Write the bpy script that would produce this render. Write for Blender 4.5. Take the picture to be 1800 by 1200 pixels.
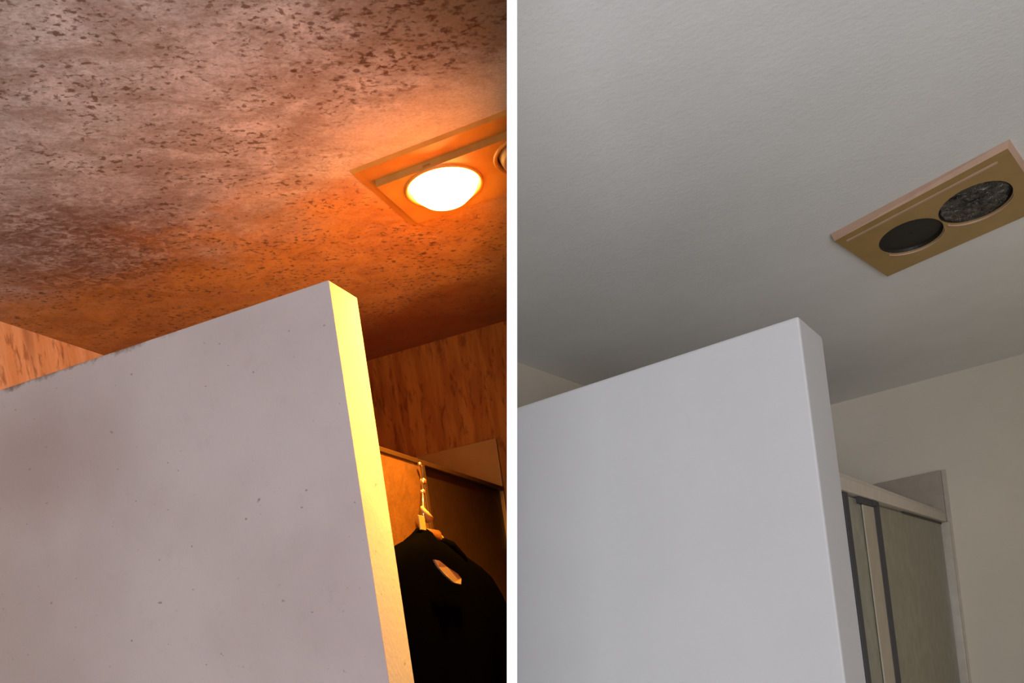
import bpy, bmesh, math, random
from mathutils import Vector, Matrix
random.seed(7)
for o in list(bpy.data.objects): bpy.data.objects.remove(o)
S = bpy.context.scene
C = S.collection

# ------------------------------------------------------------------ camera
CAM_H = 1.4                       # camera 1.4 m above the floor, ceiling 2.4 m
PITCH, ROLL = -.0415, -.1436
fw = Vector((0, math.cos(PITCH), math.sin(PITCH)))
up0 = Vector((0, -math.sin(PITCH), math.cos(PITCH)))
rt0 = Vector((1, 0, 0))
RT = math.cos(ROLL)*rt0 + math.sin(ROLL)*up0
UP = -math.sin(ROLL)*rt0 + math.cos(ROLL)*up0
cd = bpy.data.cameras.new('camera'); cam = bpy.data.objects.new('camera', cd); C.objects.link(cam)
cam.matrix_world = Matrix(((RT.x, UP.x, -fw.x, 0), (RT.y, UP.y, -fw.y, 0), (RT.z, UP.z, -fw.z, CAM_H), (0, 0, 0, 1)))
cd.sensor_width = 36; cd.sensor_fit = 'HORIZONTAL'
cd.lens = 1530/1800*36
cd.shift_y = 597/1800             # rising front: verticals stay parallel
cd.clip_start = .02
S.camera = cam

# ------------------------------------------------------------------ world, window light, exposure
w = bpy.data.worlds.new('world'); S.world = w; w.use_nodes = True
bg = w.node_tree.nodes['Background']
bg.inputs[0].default_value = (.80, .86, 1, 1); bg.inputs[1].default_value = .48
S.view_settings.view_transform = 'Standard'; S.view_settings.look = 'None'
S.view_settings.gamma = 1; S.view_settings.use_curve_mapping = False
S.view_settings.exposure = 0

def area(name, loc, target, sx, sy, power, col):
    l = bpy.data.lights.new(name, 'AREA'); l.shape = 'RECTANGLE'; l.size = sx; l.size_y = sy
    l.energy = power; l.color = col
    o = bpy.data.objects.new(name, l); C.objects.link(o); o.location = loc
    o.rotation_euler = (Vector(target)-Vector(loc)).to_track_quat('-Z', 'Y').to_euler()
    return o
# daylight through the window in the wall behind the camera
area('window_daylight', (.15, -2.05, 1.0), (.1, 2.2, 2.1), 1.7, 1.1, 94, (.88, .92, 1))
# added warm fill, no window there: brightens the clean bathroom's far end
area('side_fill', (2.53, 2.28, 1.0), (1.2, 3.0, 1.6), .9, .7, 4.5, (1, .86, .70))

# ------------------------------------------------------------------ helpers
YAW = {'L': -.369, 'R': -.586}    # the two bathrooms stand at different angles to the divider
def axes(k):
    a = YAW[k]; return Vector((math.cos(a), math.sin(a), 0)), Vector((-math.sin(a), math.cos(a), 0))
def wpt(k, u, v, z):              # room coordinates (z above the camera) to world
    U, V = axes(k); return U*u + V*v + Vector((0, 0, z+CAM_H))

class N:                          # small node-tree writer
    def __init__(s, name):
        s.m = bpy.data.materials.new(name); s.m.use_nodes = True; s.t = s.m.node_tree
        s.b = s.t.nodes['Principled BSDF']; s.co = s.t.nodes.new('ShaderNodeTexCoord').outputs['Object']
    def n(s, ty): return s.t.nodes.new(ty)
    def put(s, sock, v):
        if isinstance(v, bpy.types.NodeSocket): s.t.links.new(v, sock)
        elif isinstance(v, (tuple, list)) and len(v) == 3 and sock.type == 'RGBA': sock.default_value = (*v, 1)
        else: sock.default_value = v
    def mapv(s, scale=(1, 1, 1), loc=(0, 0, 0), rot=(0, 0, 0)):
        m = s.n('ShaderNodeMapping'); s.put(m.inputs[0], s.co)
        m.inputs['Scale'].default_value = scale; m.inputs['Location'].default_value = loc; m.inputs['Rotation'].default_value = rot
        return m.outputs[0]
    def along(s, ang, scale, loc=(0, 0, 0)):      # pattern drawn out in direction ang
        a = s.n('ShaderNodeMapping'); s.put(a.inputs[0], s.co); a.inputs['Rotation'].default_value = (0, 0, -ang); a.inputs['Location'].default_value = loc
        b = s.n('ShaderNodeMapping'); s.put(b.inputs[0], a.outputs[0]); b.inputs['Scale'].default_value = scale
        return b.outputs[0]
    def noise(s, scale, detail=4, rough=.6, vec=None, dist=0):
        x = s.n('ShaderNodeTexNoise'); s.put(x.inputs['Vector'], vec or s.co)
        x.inputs['Scale'].default_value = scale; x.inputs['Detail'].default_value = detail
        x.inputs['Roughness'].default_value = rough; x.inputs['Distortion'].default_value = dist
        return x.outputs[0]
    def voro(s, scale, vec=None):
        x = s.n('ShaderNodeTexVoronoi'); s.put(x.inputs['Vector'], vec or s.co); x.inputs['Scale'].default_value = scale
        return x.outputs['Distance']
    def ss(s, v, a, b, lo=0., hi=1.):
        x = s.n('ShaderNodeMapRange'); x.interpolation_type = 'SMOOTHSTEP'
        s.put(x.inputs[0], v)
        for i, q in enumerate((a, b, lo, hi)): x.inputs[i+1].default_value = q
        return x.outputs[0]
    def mth(s, op, a, b=0.):
        x = s.n('ShaderNodeMath'); x.operation = op; s.put(x.inputs[0], a); s.put(x.inputs[1], b); return x.outputs[0]
    def mix(s, f, a, b):
        x = s.n('ShaderNodeMix'); x.data_type = 'RGBA'
        s.put(x.inputs[0], f); s.put(x.inputs[6], a); s.put(x.inputs[7], b); return x.outputs[2]
    def xyz(s):
        x = s.n('ShaderNodeSeparateXYZ'); s.put(x.inputs[0], s.co); return x.outputs
    def bump(s, h, strength=.3, dist=.002):
        x = s.n('ShaderNodeBump'); s.put(x.inputs['Height'], h); x.inputs['Strength'].default_value = strength
        x.inputs['Distance'].default_value = dist; s.put(s.b.inputs['Normal'], x.outputs[0])
    def done(s, col, rough=.8, metal=0., spec=.3, **kw):
        s.put(s.b.inputs['Base Color'], col); s.put(s.b.inputs['Roughness'], rough)
        s.b.inputs['Metallic'].default_value = metal; s.b.inputs['Specular IOR Level'].default_value = spec
        for k, v in kw.items(): s.put(s.b.inputs[k.replace('_', ' ')], v)
        return s.m

def spot(n, u0, v0, r0, r1):      # soft round mask around a point of the ceiling
    x = n.xyz(); a = n.mth('SUBTRACT', x[0], u0); b = n.mth('SUBTRACT', x[1], v0)
    d = n.mth('SQRT', n.mth('ADD', n.mth('MULTIPLY', a, a), n.mth('MULTIPLY', b, b)))
    d = n.mth('ADD', d, n.mth('MULTIPLY', n.mth('SUBTRACT', n.noise(7, 3), .5), .25))
    return n.ss(d, r0, r1, 1, 0)

# ---- materials
def mouldy_ceiling():
    n = N('mouldy_plaster')
    wiggle = n.along(.56, (1, 1.5, 1))
    grit = n.ss(n.noise(170, 3, .6, wiggle), .40, .64)
    c = n.mix(n.ss(n.noise(5, 5), .38, .62), (.56, .60, .61), (.44, .455, .455))
    c = n.mix(n.mth('MULTIPLY', n.ss(n.noise(75, 5, .7, wiggle, .3), .42, .66), .6), c, (.31, .26, .215))
    c = n.mix(n.mth('MULTIPLY', n.ss(n.noise(24, 4, .6), .50, .68), .6), c, (.68, .69, .69))
    haze = n.mth('MULTIPLY', n.ss(n.noise(8, 6, .68, n.along(.56, (1, 1.9, 1), (3, 1, 0)), .4), .44, .60), .55)
    c = n.mix(haze, c, (.27, .22, .175))
    # brown stain towards the far side, its colour also painting the lamp's orange light
    x = n.xyz()
    q = n.mth('ADD', x[1], n.mth('MULTIPLY', n.mth('SUBTRACT', n.noise(3.2, 4, .55, None, .6), .5), .55))
    q = n.mth('SUBTRACT', q, n.mth('MULTIPLY', n.mth('ADD', x[0], 1.), .18))
    stain = n.ss(q, 1.52, 1.84)
    c = n.mix(n.mth('MULTIPLY', stain, .88), c, n.mix(n.ss(n.noise(14, 5, .7, None, .7), .35, .65), (.60, .30, .05), (.45, .20, .03)))
    deep = n.mth('MULTIPLY', n.ss(q, 2.12, 2.55), .85)  # darkening towards the back also paints the fading light
    c = n.mix(deep, c, (.20, .035, .004))
    # rusty brown patch over the partition, left
    pt = n.mth('MULTIPLY', spot(n, -1.45, 1.55, .10, .33), n.ss(n.noise(34, 5, .7, wiggle, 1), .36, .60))
    c = n.mix(n.mth('MULTIPLY', pt, .72), c, (.15, .055, .022))
    # clean scrubbed area beside the heater lamp
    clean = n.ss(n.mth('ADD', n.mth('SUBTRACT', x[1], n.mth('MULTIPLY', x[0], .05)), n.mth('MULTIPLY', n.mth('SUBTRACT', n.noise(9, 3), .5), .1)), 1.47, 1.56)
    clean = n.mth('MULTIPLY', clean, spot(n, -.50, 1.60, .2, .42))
    c = n.mix(n.mth('MULTIPLY', spot(n, -.42, 1.30, .05, .30), .85), c, (.22, .14, .07))
    # mould freckles, thick in some drifts and thin in others
    drift = n.ss(n.noise(7, 5, .6, n.along(.56, (1, 1.8, 1), (7, 2, 0))), .42, .56, .2, 1)
    f1 = n.ss(n.noise(72, 3, .55, wiggle, .15), .53, .66)
    c = n.mix(n.mth('MULTIPLY', n.mth('MULTIPLY', f1, drift), n.mth('MULTIPLY', n.mth('SUBTRACT', 1., clean), .85)), c, (.13, .085, .05))
    f2 = n.ss(n.noise(48, 4, .6, None, .2), .62, .69)
    c = n.mix(n.mth('MULTIPLY', f2, n.mth('MULTIPLY', n.mth('SUBTRACT', 1., clean), .7)), c, (.12, .065, .04))
    f3 = n.mth('MULTIPLY', n.ss(n.mth('ADD', n.voro(30, wiggle), n.mth('MULTIPLY', n.noise(50, 3), .35)), .28, .42, 1, 0), spot(n, -.62, 1.34, .07, .30))
    c = n.mix(n.mth('MULTIPLY', f3, .8), c, (.10, .04, .02))
    f4 = n.mth('MULTIPLY', n.ss(n.noise(46, 4, .6, wiggle, .2), .52, .66), spot(n, -.54, 1.36, .05, .26))
    c = n.mix(n.mth('MULTIPLY', f4, .9), c, (.085, .035, .015))
    f5 = n.mth('MULTIPLY', n.ss(n.mth('ADD', n.voro(30, wiggle), n.mth('MULTIPLY', n.noise(50, 3), .35)), .28, .42, 1, 0), spot(n, -.84, 2.02, .06, .20))
    c = n.mix(n.mth('MULTIPLY', f5, .7), c, (.10, .035, .015))
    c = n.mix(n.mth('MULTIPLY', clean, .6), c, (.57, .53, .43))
    c = n.mix(n.mth('MULTIPLY', grit, .35), c, n.mix(.5, c, (.16, .10, .06)))
    n.bump(n.noise(120, 4, .6, wiggle), .5, .002)
    return n.done(c, .9, spec=.1)
def mouldy_wall(name, a, b, dark, f=.6):
    n = N(name); st = n.mapv((22, 22, 3.2)); fine = n.mapv((60, 60, 14))
    c = n.mix(n.ss(n.noise(1, 4, .6, st, .5), .36, .64), a, b)
    c = n.mix(n.mth('MULTIPLY', n.ss(n.noise(1, 4, .65, fine, .4), .52, .66), f), c, dark)
    c = n.mix(n.mth('MULTIPLY', n.ss(n.noise(1, 3, .5, n.mapv((9, 9, 1.6))), .57, .7), f), c, dark)
    n.bump(n.noise(90, 4), .3, .002)
    return n.done(c, .85, spec=.15)
def plaster(name, col, bump=.35, scale=110, rough=.85, tint=None, spec=.2):
    n = N(name)
    c = n.mix(n.ss(n.noise(3, 4), .3, .7), col, tint or tuple(x*.95 for x in col))
    n.bump(n.mth('ADD', n.noise(scale, 4, .6), n.mth('MULTIPLY', n.noise(scale*.3, 3), .8)), bump, .003)
    return n.done(c, rough, spec=spec)
def speckled_partition():
    n = N('scuffed_white_paint'); x = n.xyz()
    c = n.mix(n.ss(n.noise(2.2, 3), .35, .7), (.49, .445, .44), (.43, .375, .37))
    c = n.mix(n.mth('MULTIPLY', n.ss(n.noise(55, 3, .5, n.mapv((1, 1, 1.3))), .70, .74), .75), c, (.25, .18, .15))
    c = n.mix(n.mth('MULTIPLY', n.ss(n.noise(20, 5, .7), .55, .75), .22), c, (.36, .30, .285))
    sx = n.mth('MULTIPLY', n.mth('SUBTRACT', x[0], -1.58), .55); sz = n.mth('SUBTRACT', x[2], CAM_H+.53)
    sd = n.mth('ADD', n.mth('SQRT', n.mth('ADD', n.mth('MULTIPLY', sx, sx), n.mth('MULTIPLY', sz, sz))), n.mth('MULTIPLY', n.mth('SUBTRACT', n.noise(5, 4), .5), .12))
    c = n.mix(n.mth('MULTIPLY', n.ss(sd, .02, .20, 1, 0), .55), c, (.33, .245, .23))       # old brownish stain
    # grubby fringe along the top edge, towards the left
    fr = n.mth('ADD', x[2], n.mth('MULTIPLY', n.mth('SUBTRACT', n.noise(26, 4, .7), .5), .05))
    fr = n.mth('MULTIPLY', n.ss(fr, CAM_H+.692, CAM_H+.706), n.ss(x[0], -1.25, -1.08, 1, 0))
    c = n.mix(n.mth('MULTIPLY', fr, .8), c, (.16, .09, .06))
    n.bump(n.noise(140, 4, .6, n.mapv((1, 1, .6))), .25, .002)
    return n.done(c, .75, spec=.2)
def simple(name, col, rough=.5, metal=0., spec=.5, **kw):
    n = N(name); c = n.mix(n.ss(n.noise(18, 3), .3, .7), col, tuple(x*.9 for x in col))
    return n.done(c, rough, metal, spec, **kw)

M = {}
M['ceil_L'] = mouldy_ceiling()
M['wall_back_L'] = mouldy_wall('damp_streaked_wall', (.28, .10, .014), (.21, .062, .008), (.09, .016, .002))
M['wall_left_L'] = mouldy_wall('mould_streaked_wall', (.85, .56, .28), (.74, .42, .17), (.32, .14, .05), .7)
M['part_L'] = speckled_partition()
M['ceil_R'] = plaster('stippled_white_ceiling', (.86, .85, .83), .3, 80)
M['wall_R'] = plaster('cream_wall_paint', (.74, .67, .56), .15, 130)
M['part_R'] = plaster('smooth_white_paint', (.52, .505, .50), .12, 140, .7)
M['divider'] = plaster('fresh_white_paint', (.93, .93, .93), .02, 60, .6)
M['floor'] = simple('floor_vinyl', (.62, .59, .54), .5)
M['floor_L'] = simple('brown_floor_vinyl', (.22, .19, .19), .5)
M['lining_L'] = simple('amber_wall_lining', (.25, .11, .014), .5)
M['lining_R'] = simple('beige_wall_lining', (.40, .335, .27), .5)
def heater_metal(name, a, b, rough):
    n = N(name); c = n.mix(n.ss(n.noise(9, 4), .3, .7), a, b); return n.done(c, rough, 0, .5)
M['heater_L'] = heater_metal('yellowed_plastic', (.42, .23, .05), (.34, .16, .028), .4)
M['heater_R'] = heater_metal('aged_yellow_plastic', (.44, .27, .085), (.38, .235, .07), .45)
M['lip_R'] = simple('pinkish_plastic_edge', (.60, .38, .27), .4)
M['well'] = simple('recess_shade', (.016, .013, .010), .6)  # near-black colour stands in for the shade of a deep recess
M['foil'] = N('crumpled_foil'); M['foil'].bump(M['foil'].noise(45, 4, .7, None, 1.5), 1, .02); M['foil'] = M['foil'].done((.13, .12, .11), .3, 1.)
M['chrome'] = simple('aluminium', (.62, .60, .55), .35, .8)
M['cream_metal'] = simple('cream_rail_paint', (.52, .46, .385), .4)
M['rail_L'] = simple('tarnished_rail', (.035, .013, .005), .4, .3)
M['dark_strip'] = simple('black_strip', (.028, .026, .032), .6)
M['stile'] = simple('tan_stile', (.36, .31, .23), .45)
M['jamb'] = simple('satin_beige_jamb', (.56, .50, .42), .25)
M['caulk'] = simple('glossy_caulk', (.66, .60, .53), .2)
def frosted(name, col, rough, tr, bumpy):
    n = N(name); n.bump(n.noise(bumpy, 4, .6), .4, .003)
    c = n.mix(n.ss(n.noise(16, 5, .7), .35, .65), col, tuple(x*.72 for x in col))
    return n.done(c, rough, 0, .5, Transmission_Weight=tr)
M['glass_R'] = frosted('olive_obscure_glass', (.255, .235, .15), .35, .15, 120)
M['glass_strip'] = frosted('green_grey_glass', (.30, .29, .22), .3, .15, 120)
M['glass_L1'] = frosted('lamp_lit_textured_glass', (.075, .024, .005), .45, .1, 70)  # orange lamp light on this panel is put into its colour
M['glass_L2'] = frosted('dark_brown_glass', (.011, .0024, .0007), .4, .1, 60)
M['black_cloth'] = simple('black_cloth', (.0007, .0005, .0006), 1, 0, 0)
M['bead'] = simple('bright_steel', (.85, .8, .72), .15, 1)
M['tag'] = simple('pale_tag', (.22, .12, .045), .5)
M['silver_label'] = simple('silvery_label', (.30, .20, .16), .3, .5)
M['hanger'] = simple('brown_hanger_plastic', (.07, .02, .005), .35)

class MB:
    def __init__(s): s.bm = bmesh.new()
    def box(s, a, b, bev=0.):
        r = bmesh.ops.create_cube(s.bm, size=1)['verts']
        for v in r: v.co = Vector([(a[i]+b[i])/2 + v.co[i]*(b[i]-a[i]) for i in range(3)])
        if bev:
            es = list({e for v in r for e in v.link_edges})
            bmesh.ops.bevel(s.bm, geom=es, offset=bev, segments=2, affect='EDGES', profile=.5)
        return s
    def loft(s, rings, cap=True, closed=False):
        R = [[s.bm.verts.new(p) for p in r] for r in rings]
        n = len(R[0]); m = len(R)
        for i in range(m if closed else m-1):
            a, b = R[i], R[(i+1) % m]
            for j in range(n): s.bm.faces.new((a[j], a[(j+1) % n], b[(j+1) % n], b[j]))
        if cap and not closed: s.bm.faces.new(R[0][::-1]); s.bm.faces.new(R[-1])
        return s
    def tube(s, pts, r, n=10):
        pts = [Vector(p) for p in pts]; rings = []
        for i, p in enumerate(pts):
            t = (pts[min(i+1, len(pts)-1)] - pts[max(i-1, 0)]).normalized()
            a = t.orthogonal().normalized() if i == 0 else (a - t*a.dot(t)).normalized()
            b = t.cross(a); rr = r[i] if isinstance(r, (list, tuple)) else r
            rings.append([p + (a*math.cos(q) + b*math.sin(q))*rr for q in [2*math.pi*k/n for k in range(n)]])
        return s.loft(rings)
    def ball(s, c, r, sc=(1, 1, 1)):
        vs = bmesh.ops.create_uvsphere(s.bm, u_segments=20, v_segments=14, radius=r)['verts']
        for v in vs: v.co = Vector((v.co.x*sc[0], v.co.y*sc[1], v.co.z*sc[2])) + Vector(c)
        return s

def tag(o, label=None, cat=None, group=None, kind=None):
    if label: o['label'] = label
    if cat: o['category'] = cat
    if group: o['group'] = group
    if kind: o['kind'] = kind
    return o
def clip(bm, k, off):             # keep the room's own side of the leaning divider
    U, V = axes(k); c = Vector((0, 0, CAM_H)); nw = RT
    loc = Vector((c.dot(U), c.dot(V), c.z)); nl = Vector((nw.dot(U), nw.dot(V), nw.z))
    g = bm.verts[:]+bm.edges[:]+bm.faces[:]
    if k == 'L': r = bmesh.ops.bisect_plane(bm, geom=g, plane_co=loc - nl*off, plane_no=nl, clear_outer=True)
    else: r = bmesh.ops.bisect_plane(bm, geom=g, plane_co=loc + nl*off, plane_no=nl, clear_inner=True)
    es = [e for e in r['geom_cut'] if isinstance(e, bmesh.types.BMEdge)]
    if es: bmesh.ops.holes_fill(bm, edges=es, sides=0)
def mk(name, mb, mat, k, parent=None, smooth=False, cut=None):
    """mesh written in room coordinates (u, v, z above floor)"""
    bm = mb.bm
    if cut is not None: clip(bm, k, cut)
    bmesh.ops.recalc_face_normals(bm, faces=bm.faces[:])
    me = bpy.data.meshes.new(name)
    o = bpy.data.objects.new(name, me)
    if parent is not None:
        b = Vector(parent['_base']); bmesh.ops.translate(bm, verts=bm.verts[:], vec=-b)
        o.parent = parent
    elif k: o.rotation_euler = (0, 0, YAW[k])
    bm.to_mesh(me); bm.free(); me.materials.append(mat)
    if smooth:
        for p in me.polygons: p.use_smooth = True
    C.objects.link(o); return o
def thing(name, k, base, label, cat, group=None):
    o = bpy.data.objects.new(name, None); C.objects.link(o); o.empty_display_size = .05
    U, V = axes(k); o.location = U*base[0] + V*base[1] + Vector((0, 0, base[2])); o.rotation_euler = (0, 0, YAW[k])
    o['_base'] = tuple(base); return tag(o, label, cat, group)
H = CAM_H                          # z given above the camera is written H+z below
CEIL = H + 1.0

# ------------------------------------------------------------------ the setting
tag(mk('floor', MB().box((-3.2, -3.2, -.06), (3.4, 2.72, 0)), M['floor_L'], 'L', cut=.0), kind='structure')
tag(mk('floor', MB().box((-1.7, -3.4, -.06), (3.0, 4.95, 0)), M['floor'], 'R', cut=.0), kind='structure')
# left bathroom: mouldy
c_L = MB().box((-1.895, -1.0, CEIL), (2.0, 2.62, CEIL+.08)); tag(mk('ceiling', c_L, M['ceil_L'], 'L', cut=.0), kind='structure')
c_R = MB().box((-1.6, -1.6, CEIL), (1.0, 4.85, CEIL+.08)); tag(mk('ceiling', c_R, M['ceil_R'], 'R', cut=.0), kind='structure')
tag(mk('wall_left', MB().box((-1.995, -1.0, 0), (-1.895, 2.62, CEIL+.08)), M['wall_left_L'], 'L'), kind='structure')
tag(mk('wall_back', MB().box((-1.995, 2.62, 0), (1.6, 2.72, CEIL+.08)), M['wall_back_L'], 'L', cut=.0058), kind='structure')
tag(mk('wall_left', MB().box((-1.70, 1.0, 0), (-1.60, 4.85, CEIL+.08)), M['wall_R'], 'R', cut=.0058), kind='structure')
tag(mk('wall_back', MB().box((-1.70, 4.85, 0), (1.1, 4.95, CEIL+.08)), M['wall_R'], 'R', cut=.0058), kind='structure')
tag(mk('wall_right', MB().box((1.0, .6, 0), (1.1, 4.85, CEIL+.08)), M['wall_R'], 'R'), kind='structure')
# nib walls of the two showers, both stop short of the ceiling
tag(mk('wall_partition', MB().box((-1.895, 1.416, 0), (-.789, 1.517, H+.70), .0015), M['part_L'], 'L', cut=.0058), 'white shower partition with a glowing yellow end face', 'partition wall', kind='structure')
tag(mk('wall_partition', MB().box((-1.60, 1.621, 0), (-.367, 1.791, H+.50), .004), M['part_R'], 'R', cut=.0058), 'clean white shower partition with a beige end face', 'partition wall', kind='structure')
# thin white divider added between the two bathrooms to keep their light apart, leaning a little, its end towards the camera
def divider():
    mb = MB(); t = .0056; a0, a1 = .95, 6.2
    def at(a, z, s):               # point of the divider's plane at distance a and height z over the floor
        b = (z - CAM_H - a*fw.z)/UP.z; return fw*a + UP*b + Vector((0, 0, CAM_H)) + RT*s
    ring = lambda a: [at(a, 0.0, -t), at(a, 0.0, t), at(a, CEIL, t), at(a, CEIL, -t)]
    mb.loft([ring(a0), ring(a1)]); return mb
dv = mk('wall_added_divider', divider(), M['divider'], None)
dv.data.materials.append(M['wall_back_L'])          # left face made dark so less lamp light bounces onto the ceiling
for p in dv.data.polygons:
    if p.normal.dot(RT) < -.9: p.material_index = 1
tag(dv, 'thin white divider added between the mouldy and the clean bathroom', 'divider', kind='structure')
# shower wall linings on the back walls
tag(mk('trim_1', MB().box((-1.895, 2.606, 0), (-.945, 2.62, H+.652), .002), M['lining_L'], 'L', cut=.0058), kind='structure')
tag(mk('trim_2', MB().box((-1.60, 4.832, 0), (-.522, 4.85, H+.548), .002), M['lining_R'], 'R'), kind='structure')
# wall with the window behind the camera
rw = MB()
rw.box((-2.6, -2.3, 0), (-1.0, -2.2, 2.48)).box((.8, -2.3, 0), (2.4, -2.2, 2.48)).box((-1.0, -2.3, 0), (.8, -2.2, .8)).box((-1.0, -2.3, 1.95), (.8, -2.2, 2.48))
tag(mk('wall_rear', rw, M['wall_R'], None), kind='structure')

# ------------------------------------------------------------------ heater lamp units
def lerp2(q, s, t):                # q = corners (s,t): 00,10,11,01
    a, b, c, d = [Vector(x) for x in q]
    return a*(1-s)*(1-t) + b*s*(1-t) + c*s*t + d*(1-s)*t
def plate_with_holes(q, z0, z1, holes, nseg=48):
    """slab on the quadrilateral q with elliptic through holes (cs, ct, rs, rt) side by side along s"""
    mb = MB(); bm = mb.bm
    cuts = [0] + [ (holes[i][0]+holes[i+1][0])/2 for i in range(len(holes)-1)] + [1]
    for i, (cs, ct, rs, rt) in enumerate(holes):
        s0, s1 = cuts[i], cuts[i+1]
        inner, outer = [], []
        angs = sorted([2*math.pi*j/nseg for j in range(nseg)] + [math.atan2(y-ct, x-cs) % (2*math.pi) for x in (s0, s1) for y in (0, 1)])
        for a in angs:
            dx, dy = math.cos(a), math.sin(a)
            inner.append((cs+rs*dx, ct+rt*dy))
            k = min([((s1 if dx > 0 else s0)-cs)/dx if abs(dx) > 1e-9 else 9e9, ((1 if dy > 0 else 0)-ct)/dy if abs(dy) > 1e-9 else 9e9])
            outer.append((cs+k*dx, ct+k*dy))
        n = len(angs)
        V = {}
        for nm, L in (('i', inner), ('o', outer)):
            for z in (z0, z1):
                V[nm, z] = [bm.verts.new((*lerp2(q, *p).xy, z)) for p in L]
        for j in range(n):
            l = (j+1) % n
            for z in (z0, z1): bm.faces.new((V['i', z][j], V['i', z][l], V['o', z][l], V['o', z][j]))
            bm.faces.new((V['i', z0][j], V['i', z0][l], V['i', z1][l], V['i', z1][j]))
            po, pl = outer[j], outer[l]
            if not (abs(po[0]-pl[0]) < 1e-6 and 1e-6 < po[0] < 1-1e-6):
                bm.faces.new((V['o', z0][j], V['o', z0][l], V['o', z1][l], V['o', z1][j]))
    bmesh.ops.remove_doubles(bm, verts=bm.verts[:], dist=1e-5)
    return mb
def ell(q, h, s, z, n=40):
    cs, ct, rs, rt = h
    return [Vector((*lerp2(q, cs+rs*s*math.cos(2*math.pi*j/n), ct+rt*s*math.sin(2*math.pi*j/n)).xy, z)) for j in range(n)]
def cup(q, h, z0, z1, s0=1.0, s1=.9):       # open recess: a cup with wall thickness
    mb = MB(); mb.loft([ell(q, h, s0, z0), ell(q, h, s1, z1-.004), ell(q, h, .05, z1-.004), ell(q, h, .05, z1), ell(q, h, s1+.03, z1), ell(q, h, s0+.04, z0)], cap=False, closed=True)
    return mb
def frame_ring(q, z0, z1, m, bevel=.0):     # hollow rectangular surround of width m (fraction in s, t)
    mb = MB(); ms, mt = m
    def ring(a, b, z): return [Vector((*lerp2(q, s, t).xy, z)) for s, t in ((a, b), (1-a, b), (1-a, 1-b), (a, 1-b))]
    mb.loft([ring(0, 0, z1), ring(bevel*ms, bevel*mt, z0), ring(ms, mt, z0), ring(ms, mt, z1)], cap=False, closed=True)
    return mb

# left unit: lit heat lamp, second lamp cut by the divider
zl = CEIL
qL = [(-.820, 1.625, 0), (-.29, 1.625, 0), (-.29, 1.898, 0), (-.820, 1.898, 0)]
hlL = [(.277, .50, .148, .275), (.665, .50, .148, .275)]
tL = thing('ceiling_heater', 'L', (-.555, 1.76, zl), 'yellowed ceiling heater with a glowing round lamp, on the mouldy ceiling', 'ceiling heater', 'two-lamp ceiling heaters')
mk('surround', frame_ring(qL, zl-.006, zl, (.06, .25), .1), M['heater_L'], 'L', tL, cut=.0058)
qI = [(*lerp2(qL, s, t).xy, 0) for s, t in ((.055, .20), (.945, .20), (.945, .89), (.055, .89))]
def sub(h): return ((h[0]-.055)/.89, (h[1]-.20)/.69, h[2]/.89, h[3]/.69)
hI = [sub(h) for h in hlL]
pl = mk('face_plate', plate_with_holes(qI, zl-.020, zl-.004, hI), M['heater_L'], 'L', tL, cut=.0058)
for i, h in enumerate(hI):
    mb = MB(); mb.loft([ell(qI, h, 1.10, zl-.020), ell(qI, h, 1.06, zl-.024), ell(qI, h, .99, zl-.022), ell(qI, h, .97, zl-.012), ell(qI, h, 1.1, zl-.012)], cap=False, closed=True)
    mk('lamp_ring', mb, M['heater_L'], 'L', tL, smooth=True, cut=.0058)
# bulbs
em = N('glowing_bulb'); em.b.inputs['Emission Color'].default_value = (1, .50, .12, 1); em.b.inputs['Emission Strength'].default_value = 22
em = em.done((.02, .015, .01), .3, 0, .1)
cuL = lerp2(qI, hI[0][0], hI[0][1])
def bulb(c, zc, r=.076, sc=.62):
    mb = MB(); rings = []
    prof = [(0.02, sc*r*1.0), (.35*r, sc*r*.93), (.65*r, sc*r*.72), (.88*r, sc*r*.40), (r, 0), (.96*r, -.018)]
    for rr, dz in prof: rings.append([Vector((c[0]+rr*math.cos(a), c[1]+rr*math.sin(a), zc-dz)) for a in [2*math.pi*j/32 for j in range(32)]])
    mb.loft(rings); return mb
mk('heat_lamp_bulb', bulb(cuL, zl-.012), em, 'L', tL, smooth=True)
cuL2 = lerp2(qI, hI[1][0], hI[1][1])
mk('unlit_bulb', bulb(cuL2, zl-.012), M['tag'], 'L', tL, smooth=True, cut=.0058)
sp = bpy.data.lights.new('heat_lamp_glow', 'SPOT'); sp.energy = 380; sp.color = (1, .56, .06); sp.spot_size = math.radians(132); sp.spot_blend = 1; sp.shadow_soft_size = .02
so = bpy.data.objects.new('heat_lamp_glow', sp); C.objects.link(so); so.location = wpt('L', cuL[0], cuL[1], .915)

# right unit: switched off
zr = CEIL
qR = [(-.483, 2.630, 0), (-.039, 2.465, 0), (.031, 2.962, 0), (-.422, 3.115, 0)]
qRb = [(-.479, 2.650, 0), (-.045, 2.474, 0), (.022, 2.953, 0), (-.416, 3.093, 0)]
tR = thing('ceiling_heater', 'R', (-.23, 2.80, zr), 'yellow-brown ceiling heater with two dark round openings, unlit', 'ceiling heater', 'two-lamp ceiling heaters')
zb = H + .985
hR = [(.322, .50, .190, .255), (.717, .465, .200, .255)]
mk('face_plate', plate_with_holes(qRb, zb, zb+.008, hR), M['heater_R'], 'R', tR)
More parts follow.
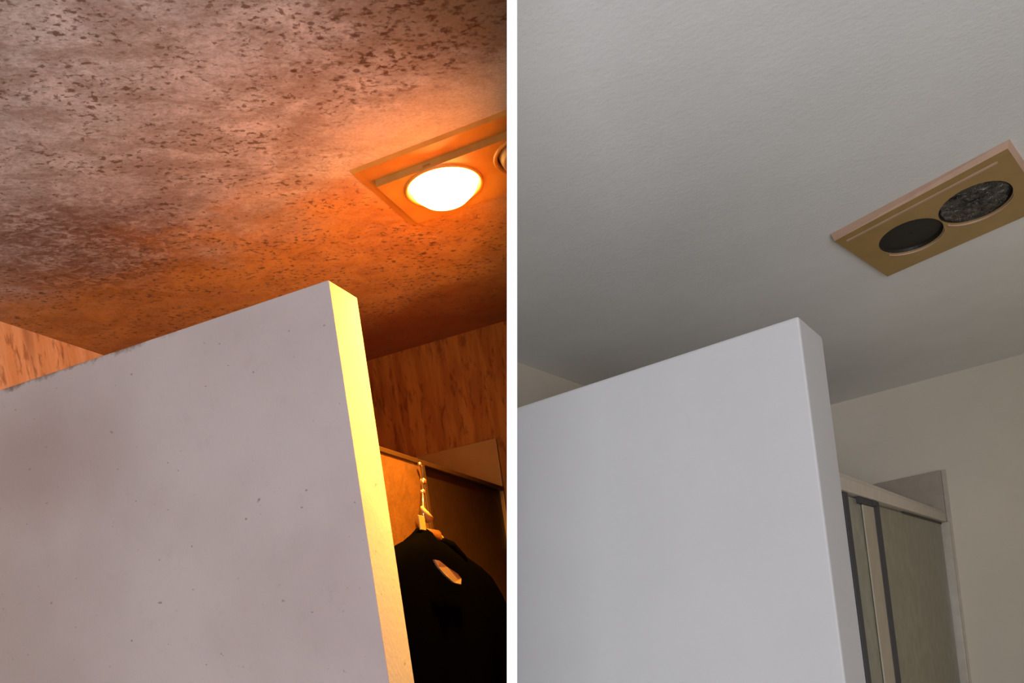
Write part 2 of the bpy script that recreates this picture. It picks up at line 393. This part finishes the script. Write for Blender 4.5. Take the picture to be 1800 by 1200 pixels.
# skirt up to the ceiling
mb = MB()
def rg(q, z, m=0.): return [Vector((*lerp2(q, s, t).xy, z)) for s, t in ((m, m), (1-m, m), (1-m, 1-m), (m, 1-m))]
mb.loft([rg(qRb, zb+.0005), rg(qR, zr), rg(qR, zr, .03), rg(qRb, zb+.008, .02)], cap=False, closed=True)
mk('skirt', mb, M['lip_R'], 'R', tR)
def bar(q, s0, t0, s1, t1, wd, z0, z1):
    mb = MB(); a, b, c, d = [lerp2(q, *p) for p in ((s0, t0-wd), (s1, t1-wd), (s1, t1+wd), (s0, t0+wd))]
    mb.loft([[Vector((*p.xy, z0)) for p in (a, b, c, d)], [Vector((*p.xy, z1)) for p in (a, b, c, d)]]); return mb
mk('raised_rib', bar(qRb, .05, .088, .93, .088, .010, zb-.002, zb), M['lip_R'], 'R', tR)
for i, h in enumerate(hR):
    mk('lamp_well', cup(qRb, h, zb+.002, zb+.0145, 1.0, .97), M['well'], 'R', tR, smooth=False)
    cs, ct, rs, rt = h; mb = MB(); rings = []
    for j in range(25):            # crescent lip below each opening
        a = math.radians(25 + 130*j/24); e = math.sin(math.pi*j/24)*.07+.01
        P = [lerp2(qRb, cs+rs*(1.04+x)*math.cos(a), ct+rt*(1.04+x)*math.sin(a)) for x in (0, e)]
        rings.append([Vector((*P[0].xy, zb)), Vector((*P[1].xy, zb)), Vector((*((P[0]+P[1])/2).xy, zb-.004))])
    mb.loft(rings); mk('opening_lip', mb, M['lip_R'], 'R', tR, smooth=True)
# crumpled foil duct in the right-hand well
h = hR[1]; mb = MB(); rings = []
for j in range(9):
    r = .94*(1-j/8)+.02; rings.append([p + Vector((random.uniform(-.006, .006), random.uniform(-.006, .006), random.uniform(-.0025, .0025)*(j > 0))) for p in ell(qRb, h, r, zb+.005+.002*math.sin(j*1.9), 28)])
mb.loft(rings, cap=False); f_ = mk('foil_duct', mb, M['foil'], 'R', tR)
sol = f_.modifiers.new('thick', 'SOLIDIFY'); sol.thickness = .0015

# ------------------------------------------------------------------ shower screens
us = -.945; z0s = H+.478
tS = thing('shower_screen', 'L', (us, 2.06, 0), 'brown glass shower screen behind the hanging black garment', 'shower screen', 'shower screens behind the partitions')
mk('glass_panel', MB().box((us-.006, 1.517, .03), (us, 2.035, H+.487)), M['glass_L1'], 'L', tS, cut=.0058)
mk('glass_panel', MB().box((us-.018, 2.015, .03), (us-.010, 2.600, H+.487)), M['glass_L2'], 'L', tS, cut=.0058)
mk('top_rail', MB().box((us-.024, 1.517, H+.484), (us+.004, 2.605, H+.497), .002), M['rail_L'], 'L', tS, cut=.0058)
mk('bottom_track', MB().box((us-.026, 1.517, 0), (us+.008, 2.605, .03), .003), M['rail_L'], 'L', tS, cut=.0058)
mk('stile', MB().box((us, 2.020, .03), (us+.006, 2.036, H+.484), .001), M['rail_L'], 'L', tS, cut=.0058)

ur = -.522; va, vb = 1.791, 4.832
tS = thing('shower_screen', 'R', (ur, 3.3, 0), 'sliding shower screen with a cream top rail and olive glass, in the clean bathroom', 'shower screen', 'shower screens behind the partitions')
mk('top_rail', MB().box((ur-.07, va, H+.293), (ur, vb, H+.333), .004), M['cream_metal'], 'R', tS)
mk('rail_cap', MB().box((ur-.075, va, H+.333), (ur-.012, vb, H+.350), .004), M['cream_metal'], 'R', tS)
mk('bottom_track', MB().box((ur-.06, va, 0), (ur, vb, .04), .004), M['chrome'], 'R', tS)
mk('dark_strip', MB().box((ur-.014, 3.00, H+.275), (ur-.004, 3.06, H+.293)), M['dark_strip'], 'R', tS)  # dark strips under the rail stand in for the shaded gaps there
mk('glass_panel', MB().box((ur-.020, va, .04), (ur-.015, 3.05, H+.286)), M['glass_strip'], 'R', tS)
g = mk('glass_panel', MB().box((ur-.028, 3.06, .04), (ur-.022, vb-.05, H+.286)), M['glass_R'], 'R', tS)
mk('dark_strip', MB().box((ur-.030, 3.68, H+.284), (ur-.018, vb-.04, H+.293)), M['dark_strip'], 'R', tS)
mk('dark_strip', MB().box((ur-.020, 2.80, H+.272), (ur-.006, 3.06, H+.293)), M['dark_strip'], 'R', tS)
mk('stile', MB().box((ur-.014, 2.598, .04), (ur-.006, 2.650, H+.292), .002), M['dark_strip'], 'R', tS)
mk('stile', MB().box((ur-.026, 3.030, .04), (ur-.006, 3.115, H+.293), .003), M['dark_strip'], 'R', tS)
mk('stile', MB().box((ur-.014, 2.86, .04), (ur-.009, 3.030, H+.272), .002), M['stile'], 'R', tS)
mk('jamb', MB().box((ur-.03, vb-.03, 0), (ur+.014, vb+.018, H+.293), .005), M['jamb'], 'R', tS)
# thin corner bead left of the jamb
tag(mk('trim_3', MB().box((ur, 4.842, 0), (ur+.022, 4.85, H+.548), .003), M['cream_metal'], 'R'), kind='structure')

# ------------------------------------------------------------------ hanger and black garment on the left screen
ug = -.87
tH = thing('clothes_hanger', 'L', (ug, 1.84, H+.25), 'brown clothes hanger on a beaded steel chain at the shower screen', 'hanger')
pts = [(us+.012, 1.995, H+.480), (us+.022, 1.99, H+.470), (us+.035, 1.965, H+.455), (us+.050, 1.92, H+.42), (ug-.006, 1.868, H+.385), (ug, 1.845, H+.345), (ug, 1.838, H+.315)]
mk('hook', MB().tube(pts, .0016, 8), M['bead'], 'L', tH, smooth=True)
for (p, r) in ((pts[0], .0055), (pts[3], .0085), (pts[4], .0065), (pts[5], .0035)):
    mk('bead', MB().ball(p, r), M['bead'], 'L', tH, smooth=True)
mb = MB(); mb.box((ug+.018, 1.770, H+.283), (ug+.022, 1.798, H+.316), .001); mk('price_tag', mb, M['tag'], 'L', tH)
mb = MB(); mb.tube([(ug, 1.836, H+.345), (ug, 1.850, H+.330), (ug, 1.868, H+.318)], [.003, .009, .011], 12); mk('neck_cap', mb, M['tag'], 'L', tH, smooth=True)
# curved body of the hanger, mostly inside the shoulders
arm = [(ug, 1.68, H+.190), (ug, 1.74, H+.215), (ug, 1.79, H+.235), (ug, 1.838, H+.275), (ug, 1.870, H+.275), (ug, 1.91, H+.225), (ug, 2.00, H+.195), (ug, 2.08, H+.15)]
mk('shoulder_bar', MB().tube(arm, [.006, .007, .010, .022, .024, .012, .008, .006], 14), M['hanger'], 'L', tH, smooth=True)
mb = MB(); mb.tube([(ug+.014, 1.880+.016*math.cos(a), H+.262+.014*math.sin(a)) for a in [2*math.pi*j/20 for j in range(21)]], .0055, 8); mk('clip_ring', mb, M['tag'], 'L', tH, smooth=True)

# garment: rings of (v centre, half width, half depth) down the height, shoulders falling away
def garment():
    mb = MB()
    prof = [  # z, left v, right v, half depth
        (.292, 1.792, 1.812, .010), (.280, 1.775, 1.835, .020), (.262, 1.735, 1.850, .030), (.252, 1.700, 1.905, .036), (.238, 1.655, 1.955, .042),
        (.225, 1.63, 2.015, .046), (.205, 1.605, 2.09, .050), (.18, 1.59, 2.155, .053), (.14, 1.575, 2.205, .056), (.08, 1.565, 2.255, .058), (.0, 1.56, 2.285, .060), (-.08, 1.56, 2.27, .060),
        (-.20, 1.56, 2.16, .060), (-.35, 1.58, 2.06, .055)]
    rings = []
    for z, a, b, d in prof:
        c, hw = (a+b)/2, (b-a)/2; r = []
        for j in range(56):
            t = 2*math.pi*j/56; cx, sx = math.cos(t), math.sin(t)
            fold = 1 + (.10*math.sin(9*t+z*4) + .06*math.sin(17*t+1))*min(1, max(0, (.25-z)*4))
            px = hw*math.copysign(abs(cx)**.8, cx); pd = d*math.copysign(abs(sx)**.8, sx)*fold
            r.append(Vector((ug+.006+pd, c+px, H+z)))
        rings.append(r)
    mb.loft(rings); return mb
tG = thing('black_garment', 'L', (ug, 1.90, H-.35), 'black garment hanging on the clothes hanger, a silvery label at its collar', 'garment')
gm = mk('body', garment(), M['black_cloth'], 'L', tG, smooth=True, cut=.0062)
mb = MB()
mb.tube([(ug+.03, 1.862, H+.262), (ug+.034, 1.885, H+.250), (ug+.036, 1.93, H+.220), (ug+.03, 1.97, H+.18)], [.008, .015, .018, .012], 12)
mk('collar', mb, M['black_cloth'], 'L', tG, smooth=True)
# label: a small folded leaf with a pale rim
mb = MB(); uu = ug+.072
L = [(1.700, .204), (1.722, .202), (1.762, .190), (1.808, .176), (1.830, .166), (1.818, .152), (1.785, .156), (1.742, .172), (1.716, .188)]
mb.loft([[Vector((uu+.001*(i % 2), v, H+z)) for i, (v, z) in enumerate(L)], [Vector((uu+.004+.002*(i % 2), v, H+z)) for i, (v, z) in enumerate(L)]])
mk('care_label', mb, M['silver_label'], 'L', tG)

for o in C.objects:
    if '_base' in o: del o['_base']
